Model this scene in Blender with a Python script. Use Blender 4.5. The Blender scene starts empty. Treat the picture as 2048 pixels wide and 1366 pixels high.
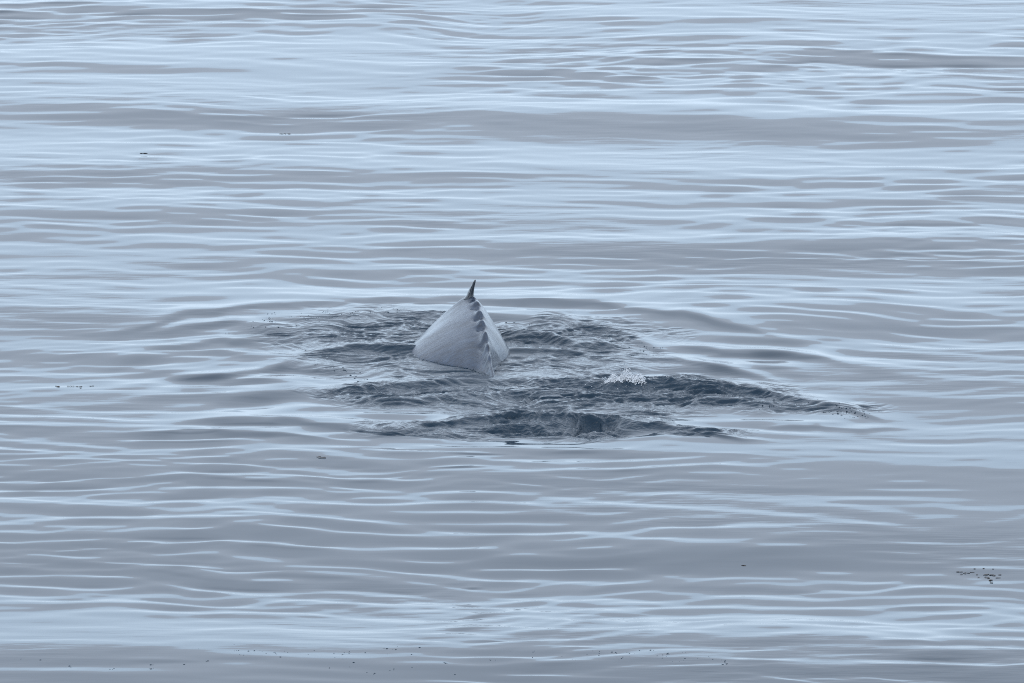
import bpy, bmesh, math, random
import numpy as np
from mathutils import Vector

random.seed(7)
RNG = np.random.default_rng(11)
scene = bpy.context.scene
col = scene.collection

# ---------------------------------------------------------------- camera
DIST = 180.0                       # metres from the lens to the water at mid frame
DEP = math.radians(10.0)           # looking down from a ship's deck
FPX = 19800.0                      # focal length in photo pixels (2048 wide)
CAM = Vector((0, -DIST * math.cos(DEP), DIST * math.sin(DEP)))
cam_d = bpy.data.cameras.new("camera")
cam_d.sensor_width = 36.0
cam_d.lens = FPX / 2048 * 36.0
cam_d.clip_start = 1.0
cam_d.clip_end = 40000.0
cam = bpy.data.objects.new("camera", cam_d)
cam.location = CAM
cam.rotation_euler = (math.pi / 2 - DEP, 0, 0)
col.objects.link(cam)
scene.camera = cam

def at(px, py, z=0.0):
    """world point at height z that the photo shows at pixel px, py"""
    dx, dy = (px - 1024) / FPX, -(py - 683) / FPX
    f = Vector((0, math.cos(DEP), -math.sin(DEP)))
    u = Vector((0, math.sin(DEP), math.cos(DEP)))
    d = f + u * dy + Vector((1, 0, 0)) * dx
    t = (z - CAM.z) / d.z
    return CAM + d * t

def mpp(py):
    """metres per photo pixel across and in depth at row py"""
    a, b = at(1024, py), at(1025, py)
    c = at(1024, py + 1)
    return (b - a).length, abs(c.y - a.y)

# ---------------------------------------------------------------- world: pale clear belt low down, grey cloud deck above
SUN_EL, SUN_AZ = math.radians(34), math.radians(200)     # azimuth clockwise from +Y
world = bpy.data.worlds.new("World")
scene.world = world
world.use_nodes = True
wn, wl = world.node_tree.nodes, world.node_tree.links
wn.clear()
w_out = wn.new("ShaderNodeOutputWorld")
w_bg = wn.new("ShaderNodeBackground")
w_bg.inputs["Strength"].default_value = 0.1
w_sky = wn.new("ShaderNodeTexSky")
w_sky.sky_type = 'NISHITA'
w_sky.sun_disc = False
w_sky.sun_elevation = SUN_EL
w_sky.sun_rotation = SUN_AZ
w_sky.altitude = 0
w_sky.air_density = 1.0
w_sky.dust_density = 1.6
w_sky.ozone_density = 1.0
w_tc = wn.new("ShaderNodeTexCoord")
w_sep = wn.new("ShaderNodeSeparateXYZ")
wl.new(w_tc.outputs["Generated"], w_sep.inputs[0])
w_map = wn.new("ShaderNodeMapping")
w_map.inputs["Scale"].default_value = (3.0, 3.0, 14.0)
wl.new(w_tc.outputs["Generated"], w_map.inputs[0])
w_noise = wn.new("ShaderNodeTexNoise")
w_noise.inputs["Scale"].default_value = 1.6
w_noise.inputs["Detail"].default_value = 5.0
w_noise.inputs["Roughness"].default_value = 0.55
wl.new(w_map.outputs[0], w_noise.inputs["Vector"])
def wmath(op, a, b, clamp=False):
    n = wn.new("ShaderNodeMath"); n.operation = op; n.use_clamp = clamp
    for i, v in enumerate((a, b)):
        if isinstance(v, (int, float)): n.inputs[i].default_value = v
        else: wl.new(v, n.inputs[i])
    return n.outputs[0]
CLOUD_EDGE, CLOUD_SOFT = 0.187, 0.009          # sine of elevation where the deck begins
w_wob = wmath('MULTIPLY', wmath('SUBTRACT', w_noise.outputs["Fac"], 0.5), 0.012)
w_el = wmath('ADD', w_sep.outputs["Z"], w_wob)
w_mr = wn.new("ShaderNodeMapRange"); w_mr.interpolation_type = 'SMOOTHSTEP'
w_mr.inputs["From Min"].default_value = CLOUD_EDGE - CLOUD_SOFT / 2
w_mr.inputs["From Max"].default_value = CLOUD_EDGE + CLOUD_SOFT / 2
wl.new(w_el, w_mr.inputs["Value"])
# deck brightness varies a little from cloud to cloud
w_deck = wn.new("ShaderNodeMixRGB")
w_deck.inputs[1].default_value = (8.6, 9.95, 12.0, 1)
w_deck.inputs[2].default_value = (10.4, 11.9, 14.0, 1)
wl.new(w_noise.outputs["Fac"], w_deck.inputs[0])
w_belt = wn.new("ShaderNodeMixRGB")           # thin high haze over the clear belt
w_belt.inputs[0].default_value = 0.82
w_belt.inputs[2].default_value = (13.2, 16.3, 20.0, 1)
wl.new(w_sky.outputs[0], w_belt.inputs[1])
w_mix = wn.new("ShaderNodeMixRGB")
wl.new(w_mr.outputs[0], w_mix.inputs[0])
wl.new(w_belt.outputs[0], w_mix.inputs[1])
wl.new(w_deck.outputs[0], w_mix.inputs[2])
wl.new(w_mix.outputs[0], w_bg.inputs["Color"])
wl.new(w_bg.outputs[0], w_out.inputs[0])

# ---------------------------------------------------------------- sun veiled by cloud
sun_d = bpy.data.lights.new("sun", 'SUN')
sun_d.energy = 0.5
sun_d.angle = math.radians(20)
sun_d.color = (1.0, 0.97, 0.93)
sun = bpy.data.objects.new("sun", sun_d)
sun_dir = Vector((math.sin(SUN_AZ) * math.cos(SUN_EL), math.cos(SUN_AZ) * math.cos(SUN_EL), math.sin(SUN_EL)))
sun.rotation_euler = sun_dir.to_track_quat('Z', 'Y').to_euler()
sun.location = sun_dir * 200
col.objects.link(sun)

# ---------------------------------------------------------------- exposure
scene.view_settings.view_transform = 'Standard'
scene.view_settings.look = 'None'
scene.view_settings.exposure = 0.0
scene.view_settings.gamma = 1.0
scene.view_settings.use_curve_mapping = False
scene.cycles.use_denoising = False
scene.cycles.filter_width = 1.1

# ---------------------------------------------------------------- materials
def material(name):
    m = bpy.data.materials.new(name)
    m.use_nodes = True
    return m, m.node_tree.nodes, m.node_tree.links, m.node_tree.nodes["Principled BSDF"]

def water_material():
    m, n, l, b = material("sea_water")
    b.inputs["Base Color"].default_value = (0.003, 0.020, 0.039, 1)
    b.inputs["Roughness"].default_value = 0.03
    b.inputs["IOR"].default_value = 1.333
    geo = n.new("ShaderNodeNewGeometry")
    att = n.new("ShaderNodeAttribute"); att.attribute_name = "chop"
    def noise(scale, detail, sx=1.0, sy=1.0):
        mp = n.new("ShaderNodeMapping"); mp.inputs["Scale"].default_value = (sx, sy, 1)
        l.new(geo.outputs["Position"], mp.inputs[0])
        t = n.new("ShaderNodeTexNoise")
        t.inputs["Scale"].default_value = scale
        t.inputs["Detail"].default_value = detail
        l.new(mp.outputs[0], t.inputs["Vector"])
        return t.outputs["Fac"]
    fine = noise(11.0, 4.0)
    mul = n.new("ShaderNodeMath"); mul.operation = 'MULTIPLY'
    l.new(fine, mul.inputs[0]); l.new(att.outputs["Fac"], mul.inputs[1])
    bump = n.new("ShaderNodeBump")
    bump.inputs["Strength"].default_value = 1.0
    bump.inputs["Distance"].default_value = 0.035
    l.new(mul.outputs[0], bump.inputs["Height"])
    calm_n = noise(4.2, 3.0, 0.22, 1.0)
    breeze = noise(0.13, 2.0, 0.7, 1.0)
    mr = n.new("ShaderNodeMapRange"); mr.interpolation_type = 'SMOOTHSTEP'
    mr.inputs["From Min"].default_value = 0.46; mr.inputs["From Max"].default_value = 0.62
    mr.inputs["To Min"].default_value = 0.12
    l.new(breeze, mr.inputs["Value"])
    mc = n.new("ShaderNodeMath"); mc.operation = 'MULTIPLY'
    l.new(calm_n, mc.inputs[0]); l.new(mr.outputs[0], mc.inputs[1])
    calm = mc.outputs[0]
    bump2 = n.new("ShaderNodeBump")
    bump2.inputs["Strength"].default_value = 1.0
    bump2.inputs["Distance"].default_value = 0.006
    l.new(calm, bump2.inputs["Height"])
    l.new(bump.outputs[0], bump2.inputs["Normal"])
    l.new(bump2.outputs[0], b.inputs["Normal"])
    return m
WATER = water_material()

# ---------------------------------------------------------------- the sea: one sheet, fine where the camera looks, running on to the horizon
def axis(segs, lo, hi):
    out = []
    for a, b, s in segs:
        out += list(np.linspace(a, b, max(2, int(round((b - a) / s)) + 1))[:-1])
    out.append(segs[-1][1])
    s = segs[-1][2]
    while out[-1] < hi: s *= 1.25; out.append(out[-1] + s)
    s = segs[0][2]; left = []
    x = out[0]
    while x > lo: s *= 1.25; x -= s; left.append(x)
    return np.array(left[::-1] + out)
XS = axis([(-18, -5.5, .09), (-5.5, 8.0, .034), (8.0, 18, .09)], -9000, 9000)
YS = axis([(-32, -11.5, .055), (-11.5, 6.0, .03), (6.0, 52, .068)], -9000, 9000)
GX, GY = np.meshgrid(XS.astype(np.float32), YS.astype(np.float32))                   # rows: y, columns: x
DXS, DYS = np.gradient(XS), np.gradient(YS)
CELL = np.maximum(DXS[None, :] * 0.6, DYS[:, None]).astype(np.float32)
Z = np.zeros_like(GX)

def erf(v):
    return np.tanh(v * 1.1283792 * (1 + 0.0894 * v * v))
def smooth(a, b, v):
    t = np.clip((v - a) / (b - a), 0, 1)
    return t * t * (3 - 2 * t)
def lattice_noise(x, y, seed, n=256):
    r = np.random.default_rng(seed).standard_normal((n, n)).astype(np.float32)
    xi, yi = np.floor(x).astype(int), np.floor(y).astype(int)
    fx, fy = x - xi, y - yi
    fx, fy = fx**3 * (fx * (fx * 6 - 15) + 10), fy**3 * (fy * (fy * 6 - 15) + 10)
    g = lambda i, j: r[(yi + j) % n, (xi + i) % n]
    return (g(0,0)*(1-fx) + g(1,0)*fx)*(1-fy) + (g(0,1)*(1-fx) + g(1,1)*fx)*fy

# -- wind sea and swell as many long-crested wave trains
WAVER = 0.16 * lattice_noise(GX / 1.9 + 3.3, GY / 4.5, 61) + 0.30 * lattice_noise(GX / 4.3, GY / 9.0 + 7.7, 62)
def trains(count, lam, spread, slope, seed):
    gy = GY + WAVER
    r = np.random.default_rng(seed)
    acc = np.zeros_like(Z)
    for i in range(count):
        L = lam[0] * (lam[1] / lam[0]) ** ((i + r.random()) / count)
        th = r.normal(0, spread) + math.radians(4)
        k = 2 * math.pi / L
        s = math.radians(slope) * math.sqrt(2 / count)
        fade = np.clip(1.6 - CELL / L * 4, 0, 1)
        acc += fade * (s / k) * np.cos(k * (gy * math.cos(th) + GX * math.sin(th)) + r.random() * 6.2832)
    return acc
wake_calm = 1 - 0.75 * np.exp(-(((GX - 0.2) / 4.2) ** 2 + ((GY + 3.0) / 4.6) ** 2) ** 2)
gusts = lattice_noise(GX / 7.0 + 31.7, GY / 9.0 + 12.3, 5)
gust = np.clip(0.9 + 0.5 * gusts, 0.4, 1.9) * (1 + 0.4 * smooth(10, 45, GY))
Z += trains(16, (6.5, 15.0), 0.16, 0.3, 1)
ZW = trains(40, (1.3, 3.6), 0.24, 0.60, 2) + trains(64, (0.62, 1.25), 0.26, 1.0, 3)
ZW += trains(40, (0.36, 0.6), 0.42, 0.5, 4) * np.clip(0.5 + 0.8 * lattice_noise(GX / 5.0 + 9.1, GY / 6.0 + 2.2, 6), 0.0, 1.6)
ZW *= wake_calm * gust
Z += ZW
# steepen the lee of each wavelet: crests lean away from the viewer
LEANY = np.clip(13.0 * ZW, -0.12, 0.12) * wake_calm
# crossed ripples that spread from the whale on both sides
def ring_mask(cx, cy, rx, ry, seed):
    d = ((GX - cx) / rx) ** 2 + ((GY - cy) / ry) ** 2 + 0.25 * lattice_noise(GX / 1.7, GY / 2.3, seed)
    return np.exp(-np.clip(d, 0, None) ** 1.5)
Z += trains(40, (0.8, 2.4), 0.85, 2.8, 9) * (ring_mask(-5.0, -2.8, 2.2, 4.2, 91) + ring_mask(4.6, -2.2, 2.4, 2.6, 92))

# -- broad faces of the swell where the photo shows them: + leans to the viewer (grey), - leans away (pale)
FACES = []
def face(px, py, hw, hh, tilt, lean=0.0):
    FACES.append((px, py, hw, hh, tilt, lean))
    global Z
    c = at(px, py); mx, my = mpp(py)
    sx, sy = hw * mx, hh * my
    w = sy * 2.4
    a = math.tan(math.radians(tilt * (1.05 if abs(tilt) < 3.6 else 1.0))) * math.sqrt(math.pi) / 2 * sy
    k = -lean * mx and (-lean * my / mx)
    ix = np.where(np.abs(XS - c.x) < sx * 2.6)[0]
    iy = np.where(np.abs(YS - c.y) < w * 2.6 + abs(k) * sx * 2.6)[0]
    if not len(ix) or not len(iy): return
    sl = (slice(iy[0], iy[-1] + 1), slice(ix[0], ix[-1] + 1))
    d = (GY[sl] - c.y) - k * (GX[sl] - c.x)
    if sy > 0.3: d = d + min(sy, 1.6) * (0.30 * lattice_noise(GX[sl] / 3.4 + px, GY[sl] / 9.0, 63) + 0.16 * lattice_noise(GX[sl] / 1.3 + py, GY[sl] / 6.0, 64))
    Z[sl] += a * (erf(d / sy) - erf(d / w)) * np.exp(-((GX[sl] - c.x) / sx) ** 2)

for f in [
    # far water
    (500, 24, 520, 12, 3.2), (1150, 40, 300, 10, 2.8), (1750, 40, 300, 8, 2.6), (1300, 8, 500, 6, 2.4),
    (300, 88, 700, 20, -1.2), (1500, 84, 800, 16, -1.4),
    (150, 138, 260, 10, 3.0), (1080, 155, 360, 18, 3.4), (1750, 128, 420, 16, 3.4), (300, 175, 500, 14, -1.0),
    (1500, 215, 800, 16, -2.6), (500, 238, 560, 20, 3.4), (1500, 268, 700, 26, 3.0), (150, 225, 250, 12, 1.6),
    (300, 300, 400, 10, -0.8), (700, 300, 300, 8, -1.0), (250, 355, 350, 14, 2.4), (800, 345, 500, 12, 2.2),
    (350, 385, 420, 14, -2.4), (1500, 360, 600, 14, 2.0), (400, 435, 420, 16, 2.6), (1000, 400, 500, 18, -1.2),
    (1800, 430, 400, 16, -1.8), (700, 475, 700, 14, -1.8), (1250, 470, 500, 10, -1.6),
    (1600, 525, 560, 30, 3.4), (600, 545, 420, 22, 2.6), (150, 520, 260, 14, -1.2), (1250, 545, 280, 8, -1.2),
    # round the whale
    (900, 588, 560, 7, -3.0), (1550, 598, 380, 8, -2.4), (120, 600, 260, 10, -1.4),
    (1800, 640, 320, 26, 2.4), (170, 655, 240, 20, 2.0), (100, 715, 260, 16, 1.8), (1700, 690, 320, 12, -2.0),
    (1800, 720, 320, 14, -1.6), (330, 690, 180, 14, -2.2), (400, 725, 180, 10, -1.6), (1700, 750, 320, 12, 1.8),
    (350, 775, 330, 10, -2.6), (1850, 800, 260, 12, 1.8), (220, 812, 240, 9, 2.0), (250, 835, 300, 7, -2.0),
    (1700, 860, 420, 12, -2.2), (250, 862, 300, 8, 1.4), (1000, 893, 700, 8, -3.4), (1700, 895, 420, 8, -2.0),
    (500, 905, 500, 9, -1.8), (1300, 925, 500, 8, -1.2),
    # near water
    (700, 960, 900, 18, 1.8), (1500, 985, 600, 16, 1.2), (300, 1005, 420, 10, -1.8), (1800, 1000, 320, 8, -1.6),
    (900, 1040, 700, 30, 1.6), (1600, 1085, 560, 40, 3.0), (350, 1075, 480, 26, 2.2), (1100, 1120, 600, 18, 2.0),
    (300, 1135, 500, 18, 1.8), (520, 1262, 1000, 70, -3.4), (1650, 1250, 800, 62, -3.4),
    (220, 1345, 220, 8, -3.2), (640, 1322, 180, 7, -3.0), (900, 1335, 150, 6, -3.0), (1620, 1328, 220, 8, -3.2), (1250, 1350, 160, 5, -2.6),
    (1850, 1350, 300, 12, 1.6), (1560, 1290, 250, 9, 1.8)]:
    face(*f)
# thin pale streaks lying on the grey faces
for px, py, hw in [(1020, 1026, 180), (1056, 1044, 190), (1198, 1063, 200), (878, 1094, 130), (1091, 1106, 80), (1145, 1129, 120), (1091, 1147, 220),
                   (913, 983, 180), (1145, 994, 60), (1287, 1012, 150), (325, 948, 160), (170, 965, 180), (340, 977, 330), (212, 1064, 110),
                   (219, 1103, 65), (164, 1110, 70), (370, 1115, 90), (130, 1132, 100), (342, 1124, 50), (513, 1078, 80), (495, 1106, 50),
                   (513, 1155, 200), (267, 1177, 120), (547, 1126, 110), (1558, 1028, 80), (1489, 1048, 60), (1620, 1012, 230), (1811, 980, 110),
                   (1716, 998, 150), (1558, 1087, 180), (1938, 1018, 50), (1542, 1068, 60), (1938, 1131, 120), (1669, 1135, 40), (1985, 1157, 60),
                   (1840, 250, 90), (1980, 257, 60), (1655, 507, 50), (1933, 502, 90), (1794, 296, 150), (1933, 305, 80), (1424, 298, 80),
                   (1239, 303, 120), (1840, 333, 160), (1450, 548, 120), (1300, 559, 160), (1560, 590, 120), (1980, 605, 80), (480, 231, 90),
                   (680, 243, 120), (150, 226, 110), (760, 268, 140), (900, 590, 320), (640, 577, 140), (1020, 345, 180), (700, 380, 200)]:
    face(px, py, hw, 4.5 if py > 600 else 3.6, -3.0)
# grey lenses in the pale bands
for px, py, hw in [(1198, 1206, 100), (1227, 1225, 70), (1362, 1236, 60), (1120, 1271, 50), (1180, 1305, 90), (1590, 1175, 60), (1463, 1210, 50),
                   (1859, 1210, 120), (1938, 1229, 70), (1716, 1248, 80), (1938, 1251, 80), (1732, 1283, 80), (1875, 1295, 100), (1495, 1305, 110),
                   (1739, 1310, 80), (1906, 1321, 140), (34, 1218, 60), (359, 1213, 70), (564, 1214, 70), (650, 1230, 70), (434, 1228, 40),
                   (496, 1324, 80), (330, 1330, 70), (700, 1290, 60), (1500, 100, 60), (1180, 91, 60), (100, 95, 80), (320, 122, 90), (560, 118, 90)]:
    face(px, py, hw, 4.5 if py > 600 else 3.6, 3.2)

# -- the whale's wake
CHOP = np.zeros_like(Z)
def poly_curve(pts, height):
    hh = np.interp(np.linspace(0, 1, len(pts)), np.linspace(0, 1, len(height)), height) if hasattr(height, '__len__') else [height] * len(pts)
    w = [at(p[0], p[1], float(h)) for p, h in zip(pts, hh)]
    xs = np.array([p.x for p in w]); ys = np.array([p.y for p in w])
    t = np.arange(len(xs)); tt = np.linspace(0, len(xs) - 1, 400)
    xi, yi = np.interp(tt, t, xs), np.interp(tt, t, ys)
    ker = np.hanning(31); ker /= ker.sum()
    yi = np.convolve(np.pad(yi, 15, mode='edge'), ker, 'valid')
    return xi, yi
def window(x0, x1, y0, y1):
    ix = np.where((XS > x0) & (XS < x1))[0]; iy = np.where((YS > y0) & (YS < y1))[0]
    return (slice(iy[0], iy[-1] + 1), slice(ix[0], ix[-1] + 1))
def crest(pts, height, front, back, ends=0.8):
    """a wave crest along photo points: steep front towards the viewer, long back"""
    global Z
    xi, yi = poly_curve(pts, height)
    sl = window(xi[0] - 1.5, xi[-1] + 1.5, yi.min() - front * 6, yi.max() + back * 6)
    x, y = GX[sl], GY[sl]
    hs = np.interp(XS[sl[1]], np.linspace(xi[0], xi[-1], len(height)), height) if hasattr(height, '__len__') else np.full(sl[1].stop - sl[1].start, height)
    d = y - np.interp(XS[sl[1]], xi, yi)[None, :]
    wob = lattice_noise(x / 0.55, y / 3.0, 77) * 0.06 + lattice_noise(x / 0.21, y / 1.0, 78) * 0.02
    d = d + wob * 1.3
    prof = np.where(d < 0, np.exp(-(d / front) ** 2), np.exp(-(d / back) ** 2))
    e = smooth(xi[0] - ends, xi[0] + ends, x) * (1 - smooth(xi[-1] - ends, xi[-1] + ends, x))
    Z[sl] += hs[None, :] * prof * e

# ring wave that runs out behind the whale
crest([(210, 668), (380, 626), (560, 605), (760, 600), (960, 597), (1180, 600), (1320, 621), (1460, 643), (1580, 672)],
      [.02, .035, .035, .025, .03, .045, .03, .05, .015], 0.42, 0.8, 1.2)
crest([(560, 633), (700, 628), (860, 626), (1000, 628), (1150, 640), (1260, 668), (1330, 700)], .035, 0.45, 0.7)
crest([(330, 655), (450, 640), (560, 650)], .05, 0.5, 0.5, 0.5)
# breaking wave in front of the tail stock
crest([(640, 778), (720, 772), (830, 762), (890, 755), (990, 756), (1100, 757), (1220, 768), (1300, 756), (1350, 758), (1430, 768), (1510, 773)],
      [.04, .09, .10, .09, .05, .07, .06, .12, .14, .11, .11], 0.24, 0.6, 0.7)
crest([(1480, 772), (1520, 777), (1580, 792), (1650, 803), (1700, 815), (1770, 838)], [.07, .07, .055, .05, .04, .015], 0.24, 0.8, 0.6)
crest([(700, 800), (830, 795), (960, 785), (1100, 782), (1250, 790), (1400, 794), (1520, 800), (1620, 812)], [.03, .06, .06, .06, .05, .05, .06, .03], 0.28, 0.5)
crest([(740, 868), (840, 852), (930, 838), (1020, 832), (1120, 836), (1220, 836), (1320, 846), (1400, 858), (1490, 876)],
      [.03, .05, .09, .11, .08, .10, .09, .06, .03], 0.20, 0.6, 0.5)
for f in [(1000, 862, 60, 5, 20), (1100, 862, 100, 7, 30), (1215, 866, 55, 4, 24), (1050, 848, 90, 5, 16), (1230, 848, 100, 4, 18), (930, 872, 80, 4, 9), (1010, 877, 40, 2.2, 12), (1200, 873, 40, 2.2, 12)]:
    face(*f)
# glassy arcs spreading left and right in front of the whale
crest([(330, 842), (450, 834), (600, 838), (720, 850), (800, 862)], [.02, .05, .06, .05, .03], 0.4, 0.7, 0.8)
crest([(230, 866), (400, 858), (560, 866), (680, 876)], [.02, .035, .04, .02], 0.35, 0.6, 0.8)
crest([(250, 702), (360, 684), (470, 672), (560, 668)], [.02, .045, .05, .03], 0.4, 0.6, 0.7)
crest([(330, 752), (430, 744), (540, 728), (600, 718)], [.02, .04, .05, .03], 0.4, 0.5, 0.6)
crest([(1300, 712), (1400, 722), (1500, 742), (1560, 758)], [.03, .05, .045, .02], 0.35, 0.5, 0.5)
crest([(1330, 690), (1450, 696), (1580, 706), (1700, 722)], [.02, .04, .04, .02], 0.35, 0.5, 0.6)
crest([(1480, 842), (1600, 846), (1720, 852), (1840, 850)], [.02, .04, .04, .015], 0.35, 0.6, 0.7)
# rolls beside the body
crest([(640, 692), (720, 682), (800, 690), (850, 690)], [.05, .1, .09, .09], 0.22, 0.5, 0.4)
crest([(1010, 660), (1080, 664), (1150, 680), (1230, 690)], [.12, .11, .08, .05], 0.28, 0.45, 0.3)
crest([(1000, 695), (1080, 697), (1160, 700)], [.07, .06, .04], 0.18, 0.35, 0.3)
for f in [(520, 797, 100, 15, 8.5), (545, 672, 42, 9, 7.0), (640, 660, 60, 8, 4.0), (560, 725, 80, 10, 4.0, -.1), (1390, 740, 60, 8, 5.0),
          (1350, 722, 60, 6, 4.0), (1480, 735, 50, 8, 4.5), (1400, 705, 40, 5, 3.0), (1690, 845, 70, 8, 5.0), (860, 612, 60, 3, 5.0),
          (1080, 612, 160, 7, 3.7), (560, 830, 200, 8, 3.0, -.12), (950, 825, 240, 6, -3.0), (1330, 822, 200, 7, 3.0), (1600, 850, 160, 8, 2.0),
          (700, 755, 120, 8, -2.5), (1450, 690, 100, 5, -3.0), (1560, 705, 120, 5, -3.0), (1300, 715, 60, 5, -3.5),
          (1400, 697, 30, 3, 4), (1440, 712, 40, 3, 4), (1530, 712, 60, 3, 4), (1620, 718, 60, 4, 4), (1560, 738, 60, 4, 4),
          (415, 771, 30, 4, 4), (460, 767, 25, 3, 4), (250, 779, 60, 4, 4), (330, 788, 40, 3, 4), (430, 755, 40, 7, 4),
          # little dark dents
          (920, 935, 42, 2.4, 12.0), (1150, 909, 50, 2.0, 11.0), (950, 911, 50, 2.2, 11.0), (945, 1232, 42, 2.6, 11.0, -.1), (925, 1264, 34, 2.6, 11.0),
          (1000, 1292, 50, 2.6, 11.0), (935, 1203, 26, 2.2, 10.0), (945, 1167, 16, 2.0, 11.0), (770, 901, 50, 2.2, 7.0)]:
    face(*f)

# churned patches: masks drawn round photo points
def patch(px, py, hw, hh, amount, soft=0.5):
    c = at(px, py); mx, my = mpp(py)
    d = np.sqrt(((GX - c.x) / (hw * mx)) ** 2 + ((GY - c.y) / (hh * my)) ** 2)
    d = d + 0.22 * lattice_noise(GX / 0.8, GY / 1.2, int(px + py))
    return amount * (1 - smooth(1 - soft, 1 + soft, d))
for p in [(830, 668, 240, 42, .5), (1120, 676, 170, 28, .65), (760, 715, 140, 24, .4), (900, 735, 240, 24, .32), (1120, 730, 200, 26, .42),
          (740, 788, 110, 17, .85), (930, 790, 210, 32, .7), (1180, 790, 220, 34, .8), (1400, 785, 160, 24, .95), (1530, 800, 100, 15, .55), (1620, 815, 120, 13, .35),
          (1090, 858, 130, 22, 1.15), (900, 862, 150, 15, .5), (1270, 852, 90, 12, .8), (1400, 866, 80, 8, .6), (810, 695, 60, 9, .85), (1080, 815, 260, 14, .25)]:
    CHOP = np.maximum(CHOP, patch(*p))
sl = window(-8, 9, -13, 8)
x, y = GX[sl], GY[sl]
wx = x + 0.25 * lattice_noise(x / 0.8, y / 0.8, 21); wy = y + 0.35 * lattice_noise(x / 0.7, y / 0.9, 22)
ch = np.zeros_like(x)
for i, (L, s) in enumerate([(0.75, .026), (0.36, .031), (0.18, .027), (0.10, .016)]):
    a = (0.22, -0.18, 0.12, -0.25)[i]
    u = (wx * math.cos(a) + wy * math.sin(a)) / (L * 1.75); v = (-wx * math.sin(a) + wy * math.cos(a)) / (L * 0.72)
    ch += s * (0.75 - 1.1 * np.abs(lattice_noise(u, v, 40 + i)))
Z[sl] += ch * CHOP[sl]

def water_z(x, y):
    i = int(np.clip(np.searchsorted(XS, x) - 1, 0, len(XS) - 2)); j = int(np.clip(np.searchsorted(YS, y) - 1, 0, len(YS) - 2))
    a = (x - XS[i]) / (XS[i + 1] - XS[i]); b = (y - YS[j]) / (YS[j + 1] - YS[j])
    return float((Z[j, i] * (1 - a) + Z[j, i + 1] * a) * (1 - b) + (Z[j + 1, i] * (1 - a) + Z[j + 1, i + 1] * a) * b)

def grid_mesh(name, X, Y, Zz):
    h, w = X.shape
    me = bpy.data.meshes.new(name)
    me.vertices.add(h * w)
    me.vertices.foreach_set("co", np.stack([X, Y, Zz], -1).astype(np.float32).ravel())
    idx = np.arange(h * w, dtype=np.int32).reshape(h, w)
    q = np.stack([idx[:-1, :-1], idx[:-1, 1:], idx[1:, 1:], idx[1:, :-1]], -1).reshape(-1, 4)
    me.loops.add(q.size); me.loops.foreach_set("vertex_index", q.ravel())
    me.polygons.add(len(q))
    me.polygons.foreach_set("loop_start", np.arange(0, q.size, 4, dtype=np.int32))
    me.update(calc_edges=True)
    me.polygons.foreach_set("use_smooth", np.ones(len(q), dtype=bool))
    return me
me = grid_mesh("water", GX, GY + LEANY, Z)
at_ = me.attributes.new("chop", 'FLOAT', 'POINT')
at_.data.foreach_set("value", CHOP.astype(np.float32).ravel())
me.materials.append(WATER)
sea = bpy.data.objects.new("water", me)
sea["kind"] = "structure"
sea["label"] = "calm rippled blue grey sea reflecting a cloudy sky"
col.objects.link(sea)

# ---------------------------------------------------------------- helpers for things
def link(name, me, mat, parent=None, smooth_shade=True):
    o = bpy.data.objects.new(name, me)
    if mat: me.materials.append(mat)
    if smooth_shade: me.polygons.foreach_set("use_smooth", [True] * len(me.polygons))
    col.objects.link(o)
    if parent: o.parent = parent; o.matrix_parent_inverse = parent.matrix_world.inverted()
    return o
def empty(name, loc, label, cat, group=None):
    o = bpy.data.objects.new(name, None); o.location = loc; o.empty_display_size = 0.2
    o["label"] = label; o["category"] = cat
    if group: o["group"] = group
    col.objects.link(o); bpy.context.view_layer.update()
    return o

# ---------------------------------------------------------------- the whale
def skin_material(name, base, pale, streaks=True):
    m, n, l, b = material(name)
    tc = n.new("ShaderNodeTexCoord"); uv = n.new("ShaderNodeUVMap")
    def tex(scale, detail, rough):
        mp = n.new("ShaderNodeMapping"); mp.inputs["Scale"].default_value = scale
        l.new(uv.outputs[0] if streaks else tc.outputs["Object"], mp.inputs[0])
        t = n.new("ShaderNodeTexNoise"); t.inputs["Scale"].default_value = 1.0; t.inputs["Detail"].default_value = detail; t.inputs["Roughness"].default_value = rough
        t.inputs["Distortion"].default_value = 0.6
        l.new(mp.outputs[0], t.inputs["Vector"])
        return t.outputs["Fac"]
    fine = tex((120.0, 7.0, 1.0) if streaks else (9, 9, 9), 5.0, 0.7)
    broad = tex((11.0, 3.2, 1.0) if streaks else (4, 4, 4), 4.0, 0.6)
    mix = n.new("ShaderNodeMixRGB"); mix.inputs[0].default_value = 0.5
    l.new(fine, mix.inputs[1]); l.new(broad, mix.inputs[2])
    r = n.new("ShaderNodeValToRGB")
    r.color_ramp.elements[0].position = 0.42; r.color_ramp.elements[0].color = (*base, 1)
    r.color_ramp.elements[1].position = 0.60; r.color_ramp.elements[1].color = (*pale, 1)
    l.new(mix.outputs[0], r.inputs[0]); l.new(r.outputs[0], b.inputs["Base Color"])
    rr = n.new("ShaderNodeMapRange"); rr.inputs["From Min"].default_value = 0.35; rr.inputs["From Max"].default_value = 0.65
    rr.inputs["To Min"].default_value = 0.34; rr.inputs["To Max"].default_value = 0.22
    l.new(broad, rr.inputs["Value"]); l.new(rr.outputs[0], b.inputs["Roughness"])
    b.inputs["IOR"].default_value = 1.52
    b.inputs["Coat Weight"].default_value = 0.4
    b.inputs["Coat Roughness"].default_value = 0.14
    bp = n.new("ShaderNodeBump"); bp.inputs["Strength"].default_value = 0.8; bp.inputs["Distance"].default_value = 0.028
    l.new(mix.outputs[0], bp.inputs["Height"]); l.new(bp.outputs[0], b.inputs["Normal"])
    return m
SKIN = skin_material("wet_whale_skin", (0.002, 0.010, 0.028), (0.026, 0.050, 0.092))
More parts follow.
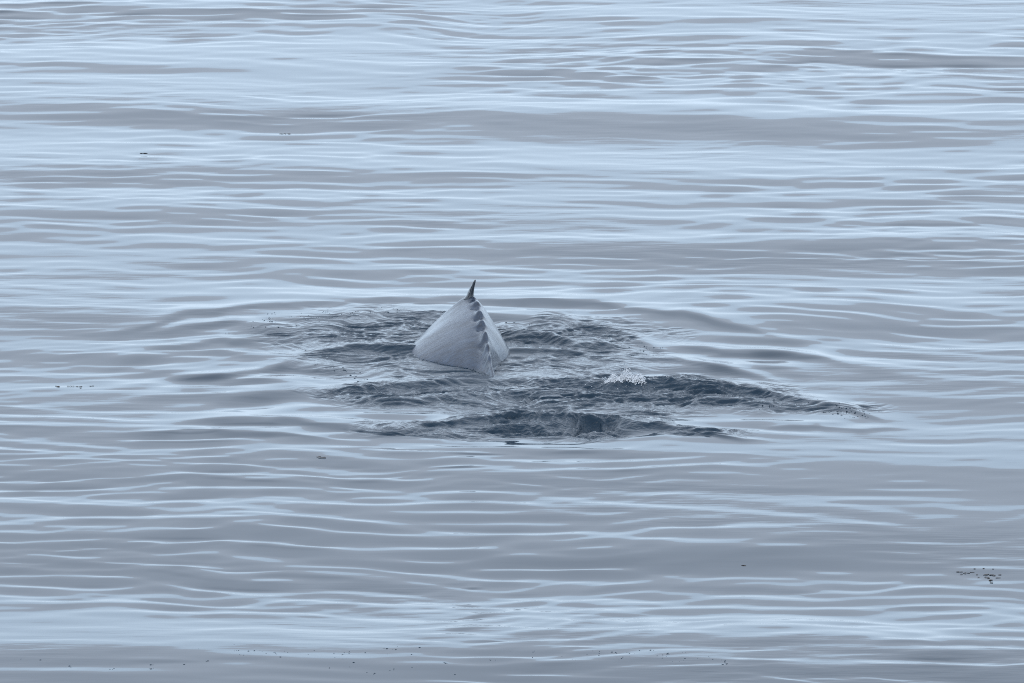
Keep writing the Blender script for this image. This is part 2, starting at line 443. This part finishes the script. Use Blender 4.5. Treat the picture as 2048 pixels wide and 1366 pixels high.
FIN = skin_material("dark_fin_skin", (0.012, 0.018, 0.026), (0.035, 0.046, 0.06), False)
m, n, l, b = material("pale_scar"); b.inputs["Base Color"].default_value = (0.26, 0.29, 0.33, 1); b.inputs["Roughness"].default_value = 0.4
SCAR = m

TIP = at(985, 752, 0.0)                         # where the ridge dips under the water
TOP_Y, TOP_Z = 0.30, 0.79                       # fin foot
fin_x = None
for _ in range(1):
    # x of the fin foot from the photo
    p = at(941, 592, TOP_Z); TOP_Y = p.y; fin_x = p.x
LEN = TOP_Y - TIP.y
def ridge(yv):
    """height and sideways place of the back ridge at depth yv"""
    t = (TOP_Y - yv) / LEN
    if t >= 0: z = TOP_Z * (1 - 0.30 * t - 0.70 * t * t)
    else: z = TOP_Z * (1 - ((yv - TOP_Y) / 1.9) ** 1.4)
    return max(z, -0.9), fin_x + (TIP.x - fin_x) * max(t, -0.6)
# the waterline seen round the body
LW = [at(*p) for p in [(985, 752), (966, 748), (945, 739), (906, 731), (868, 724), (836, 716), (812, 699)]]
RW = [at(*p) for p in [(985, 752), (989, 742), (996, 727), (1002, 718), (1027, 709)]]
def half_widths(yv, x0):
    ly = [p.y for p in LW] + [TOP_Y, TOP_Y + 1.0, TOP_Y + 2.0]; lx = [p.x for p in LW] + [-1.72, -1.45, -1.2]
    ry = [p.y for p in RW] + [TOP_Y, TOP_Y + 1.0, TOP_Y + 2.0]; rx = [p.x for p in RW] + [-0.18, -0.45, -0.7]
    sp = 0.12 + 0.5 * float(smooth(TIP.y + 0.6, TIP.y + 2.4, np.float64(yv))); s_ = np.linspace(-sp, sp, 9); g_ = np.hanning(11)[1:-1]; g_ /= g_.sum()
    l_ = float((np.interp(yv + s_, ly, lx) * g_).sum()); r_ = float((np.interp(yv + s_, ry, rx) * g_).sum())
    return max(0.07, x0 - l_), max(0.045, r_ - x0)
KNUCK = [(946, 597), (953, 609), (959, 630), (963.5, 649), (970.5, 680), (975, 703), (979, 724)]
KAMP = [.020, .046, .066, .064, .086, .044, .030]
def solve_knuckle(py):
    lo, hi = TIP.y, TOP_Y + 0.4
    def prow(yv):
        z, xx = ridge(yv)
        v = Vector((xx, yv, z)) - CAM
        f = Vector((0, math.cos(DEP), -math.sin(DEP))); u = Vector((0, math.sin(DEP), math.cos(DEP)))
        return 683 - FPX * v.dot(u) / v.dot(f)
    for _ in range(50):
        mid = (lo + hi) / 2
        if prow(mid) > py: lo = mid
        else: hi = mid
    return (lo + hi) / 2
KY = [solve_knuckle(p[1]) for p in KNUCK]
KX = [ (p[0] - 1024) / FPX * (DIST + yv) for p, yv in zip(KNUCK, KY)]

def build_whale():
    root = empty("whale", (fin_x, TOP_Y, 0), "grey whale's arched back with knobbly ridge, diving in calm sea", "whale")
    ys = np.concatenate([np.linspace(TOP_Y + 5.5, TOP_Y + 0.6, 40)[:-1], np.linspace(TOP_Y + 0.6, TIP.y - 0.3, 230)[:-1], np.linspace(TIP.y - 0.3, TIP.y - 3.2, 24)])
    NS = 121
    us = np.linspace(-1, 1, NS)
    # more points near the ridge
    us = np.sign(us) * np.abs(us) ** 1.9
    verts, uvs = [], []
    kx_t = np.array(KY)[::-1]; kx_x = np.array(KX)[::-1]
    for yv in ys:
        z0, x0 = ridge(yv)
        if TIP.y < yv < TOP_Y:       # ridge wanders through the knuckles as in the photo
            xa = np.concatenate([[TIP.x], kx_x, [fin_x]]); ya = np.concatenate([[TIP.y], kx_t, [TOP_Y]])
            x0 = float(np.interp(yv, ya, xa))
        t = (TOP_Y - yv) / LEN                   # 0 at fin, 1 at the tip
        wl_, wr_ = half_widths(yv, x0)
        end = 1.0
        if t < -1.0: end = math.sqrt(max(0.0, 1 - ((-t - 1.0) / 0.45) ** 2))
        depth = 1.25 * (1 - 0.5 * max(0, min(1.5, t)))
        zw = max(z0, 0.05)
        for u in us:
            a = abs(u); w = wl_ if u < 0 else wr_
            under = 0.16 + 0.10 * zw
            if a < 0.5:                          # ridge down to the waterline
                q = a / 0.5
                lat = w * q
                rr = min(0.085, w * 0.4)
                drop = (math.sqrt(lat * lat + rr * rr) - rr) / (math.sqrt(w * w + rr * rr) - rr)
                xx = x0 + math.copysign(lat, u)
                zz = z0 - zw * drop + 0.22 * zw * q * (1 - q) * (1.3 if u > 0 else 0.95)
            elif a < 0.62:                       # on down under the water
                q = (a - 0.5) / 0.12
                xx = x0 + math.copysign(w + under * q * (1 - 0.4 * q), u)
                zz = z0 - zw - 0.35 * q
            else:                                # belly
                q = (a - 0.62) / 0.38
                xx = x0 + math.copysign((w + under * 0.6) * math.cos(q * math.pi / 2), u)
                zz = z0 - zw - 0.35 - depth * math.sin(q * math.pi / 2)
            lat = xx - x0
            # keel pinched out along the tail end of the ridge
            keel = smooth(0.42, 0.8, np.float64(t)) * (1 - smooth(1.3, 1.8, np.float64(t)))
            zz += 0.085 * keel * math.exp(-(lat / 0.07) ** 2) - 0.075 * keel * math.exp(-((lat + 0.16) / 0.10) ** 2)
            # round off the ridge, then add knuckles
            for ky, ka in zip(KY, KAMP):
                dy = yv - ky
                # lip leans towards the tail: long slope behind, steep hollow below
                g = math.exp(-(dy / 0.17) ** 2) if dy > 0 else math.exp(-(dy / 0.055) ** 2)
                hollow = math.exp(-((dy + 0.15) / 0.12) ** 2)
                wlat = 0.068
                zz += ka * 1.15 * g * math.exp(-(abs(lat) / wlat) ** 3) - ka * 1.0 * hollow * math.exp(-((lat + 0.05) / 0.072) ** 2)
            if end < 1: xx = x0 + (xx - x0) * end; zz = (z0 - 0.9) + (zz - (z0 - 0.9)) * end
            verts.append((xx, yv, zz)); uvs.append((yv * 0.28, a * 1.0 + (3.7 if u > 0 else 0)))
    nr = len(ys)
    faces = []
    for j in range(nr - 1):
        for i in range(NS - 1):
            a = j * NS + i
            faces.append((a, a + 1, a + NS + 1, a + NS))
    faces.append(tuple(range(NS))[::-1]); faces.append(tuple((nr - 1) * NS + i for i in range(NS)))
    me = bpy.data.meshes.new("body")
    me.from_pydata(verts, [], faces)
    uvl = me.uv_layers.new(name="UVMap")
    li = np.zeros(len(me.loops), dtype=np.int32); me.loops.foreach_get("vertex_index", li)
    uvl.data.foreach_set("uv", np.array(uvs, dtype=np.float32)[li].ravel())
    bm = bmesh.new(); bm.from_mesh(me); bmesh.ops.recalc_face_normals(bm, faces=bm.faces); bm.to_mesh(me); bm.free()
    body = link("body", me, SKIN, root)
    # fin: hooked blade, leaning a little to the right
    zb, _ = ridge(TOP_Y)
    base = Vector((fin_x, TOP_Y, zb - 0.05))
    rows = 22; cols = 20
    verts = []
    tipo = at(950.5, 559.5, TOP_Z + 0.28)
    H = 0.375
    leanx = ((950.5 - 938.5) / FPX) * DIST
    for r_ in range(rows):
        h = r_ / (rows - 1)
        chord = 0.36 * (1 - h) ** 0.75 + 0.035
        thick = 0.058 * (1 - h) ** 0.9 + 0.014 + 0.035 * max(0, 0.22 - h) / 0.22
        if r_ == rows - 1: chord *= 0.4; thick *= 0.5
        cy = 0.02 - 0.16 * h ** 1.6                # swept towards the tail
        cx = leanx * (0.55 * h + 0.45 * h * h) - 0.02
        for c_ in range(cols):
            a = 2 * math.pi * c_ / cols
            ya = math.cos(a); xa = math.sin(a)
            fat = thick * (1.0 - 0.25 * ya)
            verts.append((base.x + cx + fat * xa, base.y + cy + chord * 0.5 * ya, base.z + H * h))
    faces = [(r_ * cols + c_, r_ * cols + (c_ + 1) % cols, (r_ + 1) * cols + (c_ + 1) % cols, (r_ + 1) * cols + c_) for r_ in range(rows - 1) for c_ in range(cols)]
    faces.append(tuple((rows - 1) * cols + c_ for c_ in range(cols)))
    faces.append(tuple(range(cols))[::-1])
    me = bpy.data.meshes.new("dorsal_fin"); me.from_pydata(verts, [], faces)
    fin = link("dorsal_fin", me, FIN, root)
    fin["label"] = "small dark hooked fin on top of the back"
    # pale worn line down its trailing edge
    sv, sf = [], []
    k = 0
    for r_ in range(3, rows - 2):
        c_ = int(cols * 0.5) + 1
        v = Vector(verts[r_ * cols + c_])
        wob = 0.006 * math.sin(r_ * 1.7)
        wd = 0.003 + 0.002 * math.sin(r_ * 0.9)
        sv += [v + Vector((-wd + wob - 0.012, -0.004, 0)), v + Vector((wd + wob - 0.012, -0.006, 0)), v + Vector((wob - 0.012, 0.012, 0))]
    nr_ = len(sv) // 3
    for r_ in range(nr_ - 1):
        for c_ in range(3):
            sf.append((r_ * 3 + c_, r_ * 3 + (c_ + 1) % 3, r_ * 3 + 3 + (c_ + 1) % 3, r_ * 3 + 3 + c_))
    me = bpy.data.meshes.new("scar"); me.from_pydata(sv, [], sf)
    sc_ = link("scar", me, SCAR, fin)
    sc_["label"] = "thin pale scar along the fin's trailing edge"
    return root
whale = build_whale()

# ---------------------------------------------------------------- splash on the breaking wave
def icos(bm, c, r, squash=1.0, sub=1):
    res = bmesh.ops.create_icosphere(bm, subdivisions=sub, radius=r)
    for v in res["verts"]:
        v.co = Vector((v.co.x, v.co.y, v.co.z * squash)) + Vector(c)
m, n, l, b = material("white_foam")
b.inputs["Base Color"].default_value = (0.78, 0.80, 0.82, 1); b.inputs["Roughness"].default_value = 0.35
FOAM = m
m, n, l, b = material("falling_drops")
b.inputs["Base Color"].default_value = (0.35, 0.40, 0.45, 1); b.inputs["Roughness"].default_value = 0.05; b.inputs["IOR"].default_value = 1.333
DROPS = m
def build_splash(px, py, width, height, seed, label):
    r = random.Random(seed)
    c = at(px, py, 0.12); zb = water_z(c.x, c.y)
    root = empty("water_splash", (c.x, c.y, zb), label, "splash")
    bm = bmesh.new()
    for i in range(1200):
        u = r.uniform(-1, 1); v = r.random() ** 1.7
        prof = (0.25 + 0.75 * math.sin(u * 4.2 + 1.2) ** 2) * (1 - abs(u) ** 2.0)
        x = c.x + u * width / 2; y = c.y + r.gauss(0, 0.07)
        z = water_z(x, y) + v * prof * height
        icos(bm, (x, y, z), r.uniform(0.005, 0.012) * (1.3 - 0.7 * v), r.uniform(0.7, 1.1))
    for i in range(170):                         # froth spread flat on the water round it
        x = c.x + r.gauss(0, 0.34); y = c.y + r.gauss(0.1, 0.3)
        icos(bm, (x, y, water_z(x, y)), r.uniform(0.004, 0.014), 0.4)
    me = bpy.data.meshes.new("foam"); bm.to_mesh(me); bm.free()
    f = link("foam", me, FOAM, root); f["kind"] = "stuff"
    bm = bmesh.new()
    for i in range(60):
        u = r.uniform(-1.15, 1.15)
        x = c.x + u * width / 2; y = c.y + r.gauss(0, 0.12)
        z = water_z(x, y) + height * (0.25 + 0.95 * r.random() ** 0.9 * max(0.15, 1 - abs(u)))
        icos(bm, (x, y, z), r.uniform(0.006, 0.014), r.uniform(0.8, 1.4))
    me = bpy.data.meshes.new("droplets"); bm.to_mesh(me); bm.free()
    d = link("droplets", me, DROPS, root); d["kind"] = "stuff"
build_splash(1250, 760, 0.72, 0.25, 3, "small white splash of foam on the dark churned wave right of the whale")

# ---------------------------------------------------------------- bubbles afloat: far too many to count, a mass for each patch
def chop_at(x, y):
    return float(CHOP[int(np.clip(np.searchsorted(YS, y), 0, len(YS) - 1)), int(np.clip(np.searchsorted(XS, x), 0, len(XS) - 1))])
def bubbles(label, areas, seed, limit=0.3):
    r = random.Random(seed)
    bm = bmesh.new()
    for pts, count, lo, hi, jit in areas:
        for i in range(count):
            k = r.random() * (len(pts) - 1); j = min(int(k), len(pts) - 2); f = k - j
            px = pts[j][0] + (pts[j + 1][0] - pts[j][0]) * f + r.gauss(0, jit * 1.5)
            py = pts[j][1] + (pts[j + 1][1] - pts[j][1]) * f + r.gauss(0, jit * 0.4)
            p = at(px, py)
            if chop_at(p.x, p.y) > limit: continue
            for q in range(r.choice((1, 1, 1, 2, 3, 4))):
                x = p.x + r.gauss(0, 0.035) * (q > 0); y = p.y + r.gauss(0, 0.04) * (q > 0)
                rad = (lo + (hi - lo) * r.random() ** 1.8) * (0.6 if q else 1.0)
                icos(bm, (x, y, water_z(x, y) - rad * 0.1), rad, 0.55)
    me = bpy.data.meshes.new("bubbles"); bm.to_mesh(me); bm.free()
    o = link("bubbles", me, WATER); o["kind"] = "stuff"; o["label"] = label
    return o
bubbles("scattered bubbles floating left of the whale along the edge of the churned water",
        [([(500, 675), (545, 640), (600, 640), (700, 632), (800, 630), (880, 634)], 75, .007, .020, 14),
         ([(560, 650), (640, 665), (700, 690), (640, 700), (720, 712)], 60, .008, .024, 16),
         ([(660, 735), (690, 745), (720, 765)], 16, .010, .026, 8)], 1)
bubbles("bubbles on the water just behind the whale's right flank",
        [([(1005, 645), (1060, 650), (1130, 655), (1190, 665), (1250, 685), (1300, 700)], 60, .008, .022, 8)], 2)
bubbles("dense bubbles trailing off the right end of the breaking wave",
        [([(1500, 800), (1560, 808), (1620, 812), (1680, 820), (1735, 833)], 150, .008, .024, 11)], 3)
bubbles("dark bubbles drifting across the nearest water at the bottom",
        [([(395, 1302), (520, 1312), (640, 1318), (720, 1310), (860, 1306)], 32, .007, .024, 16),
         ([(640, 1345), (860, 1350), (1060, 1322), (1200, 1318), (1320, 1318), (1440, 1330)], 40, .007, .024, 18),
         ([(20, 1320), (220, 1345), (420, 1330)], 10, .010, .024, 12), ([(1400, 1325), (1460, 1335)], 8, .010, .024, 8)], 4)
bubbles("string of beads of froth along the whale's waterline",
        [([(838, 716), (868, 725), (906, 732), (945, 740), (968, 749)], 90, .008, .018, 2.0),
         ([(990, 742), (998, 727), (1006, 716)], 30, .008, .016, 2.5)], 5, 2.0)

# ---------------------------------------------------------------- drifting seaweed
m, n, l, b = material("wet_kelp")
t = n.new("ShaderNodeTexNoise"); t.inputs["Scale"].default_value = 25
r_ = n.new("ShaderNodeValToRGB")
r_.color_ramp.elements[0].color = (0.012, 0.010, 0.008, 1); r_.color_ramp.elements[1].color = (0.085, 0.05, 0.022, 1)
l.new(t.outputs["Fac"], r_.inputs[0]); l.new(r_.outputs[0], b.inputs["Base Color"]); b.inputs["Roughness"].default_value = 0.6; b.inputs["Specular IOR Level"].default_value = 0.25
KELP = m
def frond(path, rad):
    """a flattened tapering blade along a path"""
    bm = bmesh.new(); rings = []
    N = 6
    for i, p in enumerate(path):
        t_ = (path[min(i + 1, len(path) - 1)] - path[max(i - 1, 0)]).normalized()
        sd = t_.cross(Vector((0, 0, 1)))
        sd = sd.normalized() if sd.length > 1e-3 else Vector((1, 0, 0))
        up = sd.cross(t_)
        k = rad * (0.35 + 0.65 * math.sin(math.pi * (0.12 + 0.8 * i / (len(path) - 1))))
        rings.append([bm.verts.new(p + sd * math.cos(2 * math.pi * j / N) * k + up * math.sin(2 * math.pi * j / N) * k * 0.55) for j in range(N)])
    for a_, b_ in zip(rings, rings[1:]):
        for j in range(N): bm.faces.new((a_[j], a_[(j + 1) % N], b_[(j + 1) % N], b_[j]))
    bm.faces.new(rings[0][::-1]); bm.faces.new(rings[-1])
    bmesh.ops.recalc_face_normals(bm, faces=bm.faces)
    me = bpy.data.meshes.new("frond"); bm.to_mesh(me); bm.free()
    return me
def seaweed(label, px, py, bits, seed):
    r = random.Random(seed)
    c = at(px, py)
    root = empty("seaweed", (c.x, c.y, water_z(c.x, c.y)), label, "seaweed", "scraps of seaweed adrift")
    for bx, by, ln, hgt, rad in bits:                       # photo pixels, length and rise in metres
        p0 = at(bx, by); ang = r.uniform(-0.7, 0.7); sgn = r.choice((-1, 1))
        path = []
        for i in range(7):
            s_ = i / 6
            x = p0.x + (s_ - 0.5) * ln * math.cos(ang); y = p0.y + (s_ - 0.5) * ln * math.sin(ang)
            path.append(Vector((x + 0.012 * math.sin(s_ * 7 + ln * 90), y, water_z(x, y) + 0.004 + 0.12 * hgt * math.sin(math.pi * (s_ if sgn > 0 else s_ ** 0.6)))))
        link("frond", frond(path, rad * 0.75), KELP, root)
seaweed("broken line of dark seaweed scraps adrift on the far left", 140, 772,
        [(117, 773, .06, .05, .02), (136, 772, .03, .06, .009), (141, 772, .03, .06, .009), (147, 772, .05, .05, .009), (155, 772.5, .05, .02, .01),
         (162, 772.5, .06, .025, .012), (181, 771.5, .025, .02, .01), (186, 771, .02, .02, .008), (161, 776.5, .02, .02, .008), (112, 771, .02, .02, .008)], 1)
seaweed("tangled brown seaweed clump adrift at the right edge of the photo", 1982, 1145,
        [(1974, 1142, .12, .05, .012), (1973, 1147, .09, .04, .012), (1982, 1143, .08, .03, .014), (1989, 1144, .05, .04, .013), (1977, 1149, .03, .02, .012),
         (1981, 1153, .07, .05, .018), (1984, 1158, .05, .06, .014), (1995, 1148.5, .08, .012, .009), (2001, 1143, .05, .02, .01), (1954, 1142, .02, .02, .008),
         (1967, 1131, .02, .025, .011), (1986, 1132.5, .02, .02, .009), (1957, 1147, .02, .02, .008)], 2)
seaweed("small olive seaweed tuft just left of the brown clump at the right", 1926, 1138,
        [(1917, 1136.5, .05, .025, .012), (1923, 1137, .04, .05, .01), (1923, 1141, .03, .03, .009), (1931, 1139, .05, .07, .014), (1937, 1139, .03, .03, .01), (1943, 1137.5, .08, .01, .008), (1949, 1131.5, .02, .025, .01)], 3)
seaweed("two dark crumbs of seaweed afloat below the left end of the wake", 642, 917,
        [(640, 918, .05, .05, .018), (645, 919, .04, .03, .011), (649, 919, .04, .05, .013), (634.5, 917.5, .015, .015, .009)], 4)
seaweed("faint ragged seaweed strip far off in the upper left water", 569, 262,
        [(562, 263, .07, .02, .012), (570, 263, .05, .03, .013), (575, 263.5, .04, .02, .011), (579, 263, .04, .03, .011)], 5)
seaweed("short dark flat seaweed sliver far off at the upper left", 287, 306.5, [(283, 306.5, .07, .02, .014), (290, 306.5, .09, .025, .017)], 6)
seaweed("tiny dark seaweed flake on smooth grey water at the lower right", 1487, 1124, [(1487, 1124, .07, .02, .012)], 7)
